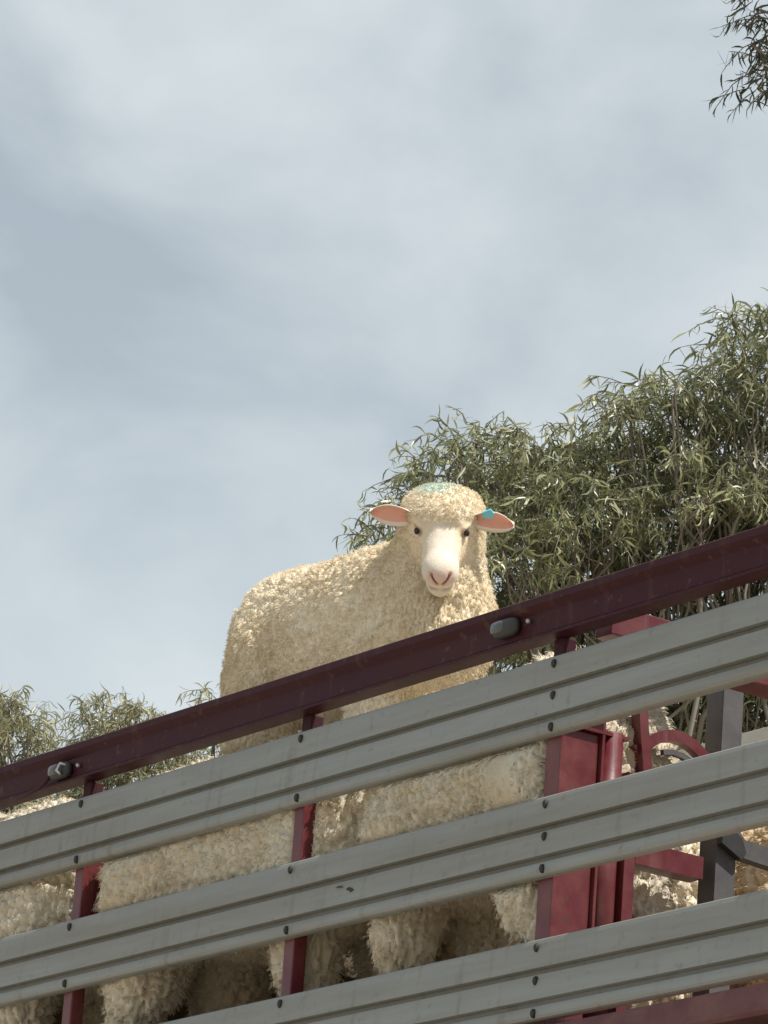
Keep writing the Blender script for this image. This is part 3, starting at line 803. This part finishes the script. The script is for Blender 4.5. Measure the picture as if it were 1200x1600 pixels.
def wobble(a, b_, r_, n=6, amp=0.12, sag=0.0):
    a = np.asarray(a, float); b_ = np.asarray(b_, float); L = np.linalg.norm(b_-a)
    t_ = np.linspace(0, 1, n)[:, None]
    p = a+(b_-a)*t_ + r_.normal(size=(n, 3))*amp*L*np.sin(np.pi*t_)*0.35
    p[:, 2] += -sag*L*np.sin(np.pi*t_[:, 0])
    return p

def gum_tree(label, base, blobs, seed, leaf_len, sprays_per_m2, mat, group, trunk_r=0.16, fork=0.55, leaves_per=13, tone=(0.05, 1.0), wd=0.112, limb_r=None):
    """blobs: (centre, radius) leaf masses hung on limbs"""
    r_ = np.random.default_rng(seed)
    root = empty('eucalyptus_tree', base); tag(root, label, 'tree', group)
    base = np.asarray(base, float)
    cen = np.mean([b_[0] for b_ in blobs], 0); top = base+(cen-base)*fork; top[:2] = base[:2]*0.7+cen[:2]*0.3
    WV, WF = [], []; off = 0
    def add(V, F):
        nonlocal off
        WV.append(V); WF.append(F+off); off += len(V)
    tp_ = wobble(base, top, r_, 8, 0.05); V, F = tube_np(tp_, np.linspace(trunk_r, trunk_r*0.6, 8), 12)
    trunk = (V, F)
    tw_start = []
    P0s, Ds = [], []
    for c, rad in blobs:
        c = np.asarray(c, float)
        j = r_.integers(5, 8); a = tp_[j]
        p = wobble(a, c, r_, 9, 0.14, -0.04); add(*tube_np(p, np.linspace(limb_r or trunk_r*0.15, min(0.007, limb_r or 1), 9), 7))
        n = max(4, int(sprays_per_m2*4*rad*rad))
        d = r_.normal(size=(n, 3)); d /= np.linalg.norm(d, axis=1)[:, None]; d[:, 2] = np.where(d[:, 2] < -0.5, -d[:, 2], d[:, 2])
        rr = rad*(0.10+0.85*r_.random(n)**0.5)
        pts = c+d*rr[:, None]*np.array((1, 1, 0.85))
        P0s.append(pts); Ds.append(d)
        for q in pts[::7]:
            st = p[r_.integers(5, 9)]
            V, F = tube_np(wobble(st, q, r_, 5, 0.2, -0.06), np.linspace(0.010, 0.0035, 5), 4); add(V, F)
    P0 = np.concatenate(P0s); D = np.concatenate(Ds); n = len(P0)
    # drooping twigs, each with leaves along it
    m_ = leaves_per
    tl = leaf_len*(1.3+1.4*r_.random(n))
    t_ = np.linspace(0.05, 1, m_)
    dirs = D*np.array((1, 1, 0.45))+r_.normal(size=(n, 3))*0.35+np.array((0, 0, 0.10))
    dirs /= np.linalg.norm(dirs, axis=1)[:, None]
    droop = 0.15+0.7*r_.random(n)
    TW = P0[:, None]+dirs[:, None]*(tl[:, None]*t_)[..., None]
    TW[..., 2] -= (droop*tl)[:, None]*t_**2
    # twig meshes: thin three-sided tubes
    seg = [0, 4, 8, m_-1]
    for i in range(n):
        V, F = tube_np(np.vstack([P0[i], TW[i, seg[1:]]]), (0.003, 0.0026, 0.002, 0.0012), 3); add(V, F)
    LP = TW.reshape(-1, 3); LN = len(LP)
    ld = np.repeat(dirs, m_, 0)*0.35+r_.normal(size=(LN, 3))*0.62+np.array((0, 0, -0.85)); ld /= np.linalg.norm(ld, axis=1)[:, None]
    sd_ = np.cross(ld, r_.normal(size=(LN, 3))); sd_ /= np.linalg.norm(sd_, axis=1)[:, None]
    nd = np.cross(ld, sd_)
    L = leaf_len*(0.6+0.7*r_.random(LN)); Wd = L*wd*(0.8+0.5*r_.random(LN))*0.5
    cur = (r_.random(LN)-0.5)*0.6; bow = (r_.random(LN)-0.3)*0.35
    ts = np.array([0.0, 0.14, 0.38, 0.66, 1.0]); ws = np.array([0.10, 0.75, 1.0, 0.72, 0.04])
    ctr = LP[:, None]+ld[:, None]*(L[:, None]*ts)[..., None]+sd_[:, None]*(cur[:, None]*L[:, None]*np.sin(np.pi*ts*0.9))[..., None]+nd[:, None]*(bow[:, None]*L[:, None]*ts**2)[..., None]
    off_ = sd_[:, None]*(Wd[:, None]*ws)[..., None]
    LV = np.stack([ctr-off_, ctr+off_], 2).reshape(LN, 10, 3)
    fq = np.array([(2*i, 2*i+1, 2*i+3, 2*i+2) for i in range(4)])
    LF = (np.arange(LN)[:, None, None]*10+fq).reshape(-1, 4)
    tn = tone[0]+(tone[1]-tone[0])*np.clip(np.repeat(r_.random(n), m_)*0.35+r_.random(LN)**2.2*0.75, 0, 1)
    me = np_mesh('trunk', trunk[0]-base, trunk[1]); tr = link('trunk', me, M['bark'], root)
    me = np_mesh('limbs', np.concatenate(WV)-base, np.concatenate(WF)); link('limbs', me, M['bark'], root)
    me = np_mesh('crown', LV.reshape(-1, 3)-base, LF)
    a = me.attributes.new('tone', 'FLOAT', 'POINT'); a.data.foreach_set('value', np.repeat(tn, 10).astype(np.float32))
    link('crown', me, mat, root)
    return root

def blobs_at(lst, D0, seed):
    r_ = np.random.default_rng(seed); outb = []
    for px, py, rp, dd in lst:
        D = D0+dd; outb.append((unp(px, py, D), rp*D/7185.0))
    return outb
# tree behind the sheep
bl = [(598, 850, 38, 0), (615, 815, 42, 0), (650, 800, 55, 0.2), (640, 900, 80, -.2), (700, 745, 70, 0), (745, 700, 50, .3), (760, 800, 95, .3), (790, 880, 110, -.3), (830, 715, 62, 0), (820, 800, 90, .6), (890, 730, 62, .2),
      (900, 820, 110, -.2), (930, 900, 100, .3), (985, 650, 66, 0), (960, 730, 85, .4), (1000, 790, 105, .5), (1050, 880, 105, .2), (1050, 620, 58, -.1), (1085, 690, 90, .2), (1110, 790, 110, -.2),
      (1130, 610, 55, .3), (1165, 530, 60, .1), (1200, 600, 80, 0), (1190, 700, 105, .4), (1200, 830, 120, .1), (1280, 560, 110, .3), (1310, 720, 140, 0), (1300, 900, 150, .4), (1430, 650, 160, .5), (1450, 850, 180, 0),
      (870, 1010, 130, .1), (1060, 1010, 140, .4), (1230, 1060, 150, 0), (740, 990, 110, .3), (1110, 1160, 150, .2), (960, 1170, 150, .3), (1300, 1200, 160, .4)]
b1 = unp(1090, 1100, 22.5); 
gum_tree('olive green eucalyptus with hanging leaves right behind the standing sheep', (b1[0], b1[1], 0), blobs_at(bl, 22.0, 1), 101, 0.086, 270, M['leaf'], 'eucalyptus trees beyond the trailer', trunk_r=0.13, fork=0.62, leaves_per=12)
# overhanging branch at top right
bl = [(1184, 15, 34, 0), (1176, 70, 20, .05), (1196, 105, 30, 0.1), (1186, 140, 14, 0), (1205, 55, 34, .1), (1212, 140, 18, 0), (1230, 20, 60, .2), (1240, 110, 50, .1), (1290, 60, 90, .3), (1320, -60, 130, 0), (1400, 80, 130, .4), (1450, -80, 160, .2), (1500, 100, 150, 0), (1250, -90, 90, .2), (1600, 0, 180, .3), (1720, -60, 190, 0), (1820, 40, 200, .6), (1760, -220, 190, .8), (1660, -160, 150, 1.2)]
b2 = unp(1900, 900, 19.0)
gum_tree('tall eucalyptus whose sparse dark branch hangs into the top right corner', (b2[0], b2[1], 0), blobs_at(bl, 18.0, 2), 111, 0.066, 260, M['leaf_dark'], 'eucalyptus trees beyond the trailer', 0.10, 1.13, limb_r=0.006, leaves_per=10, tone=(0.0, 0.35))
# pale trees at lower left
bl = [(10, 1140, 50, 0), (-40, 1130, 60, .3), (45, 1118, 28, 0), (0, 1220, 70, .3), (-120, 1180, 100, 0), (45, 1170, 26, .2), (-60, 1290, 110, 0), (40, 1290, 60, .2)]
b3 = unp(-30, 1400, 31.0)
gum_tree('pale leafy eucalyptus at the far left edge above the rail', (b3[0], b3[1], 0), blobs_at(bl, 30.0, 3), 121, 0.085, 330, M['leaf_pale'], 'eucalyptus trees beyond the trailer', fork=0.6)
bl = [(140, 1130, 26, 0), (175, 1112, 30, .2), (212, 1130, 28, -.1), (140, 1170, 30, .2), (190, 1165, 50, 0), (240, 1135, 14, .2), (160, 1240, 60, .3), (240, 1190, 40, 0), (315, 1082, 9, .1), (345, 1100, 12, .2), (335, 1160, 40, .2), (280, 1240, 80, 0), (130, 1300, 90, .1)]
b4 = unp(200, 1400, 32.0)
gum_tree('rounded pale eucalyptus left of the standing sheep above the rail', (b4[0], b4[1], 0), blobs_at(bl, 31.0, 4), 131, 0.085, 330, M['leaf_pale'], 'eucalyptus trees beyond the trailer', fork=0.6)
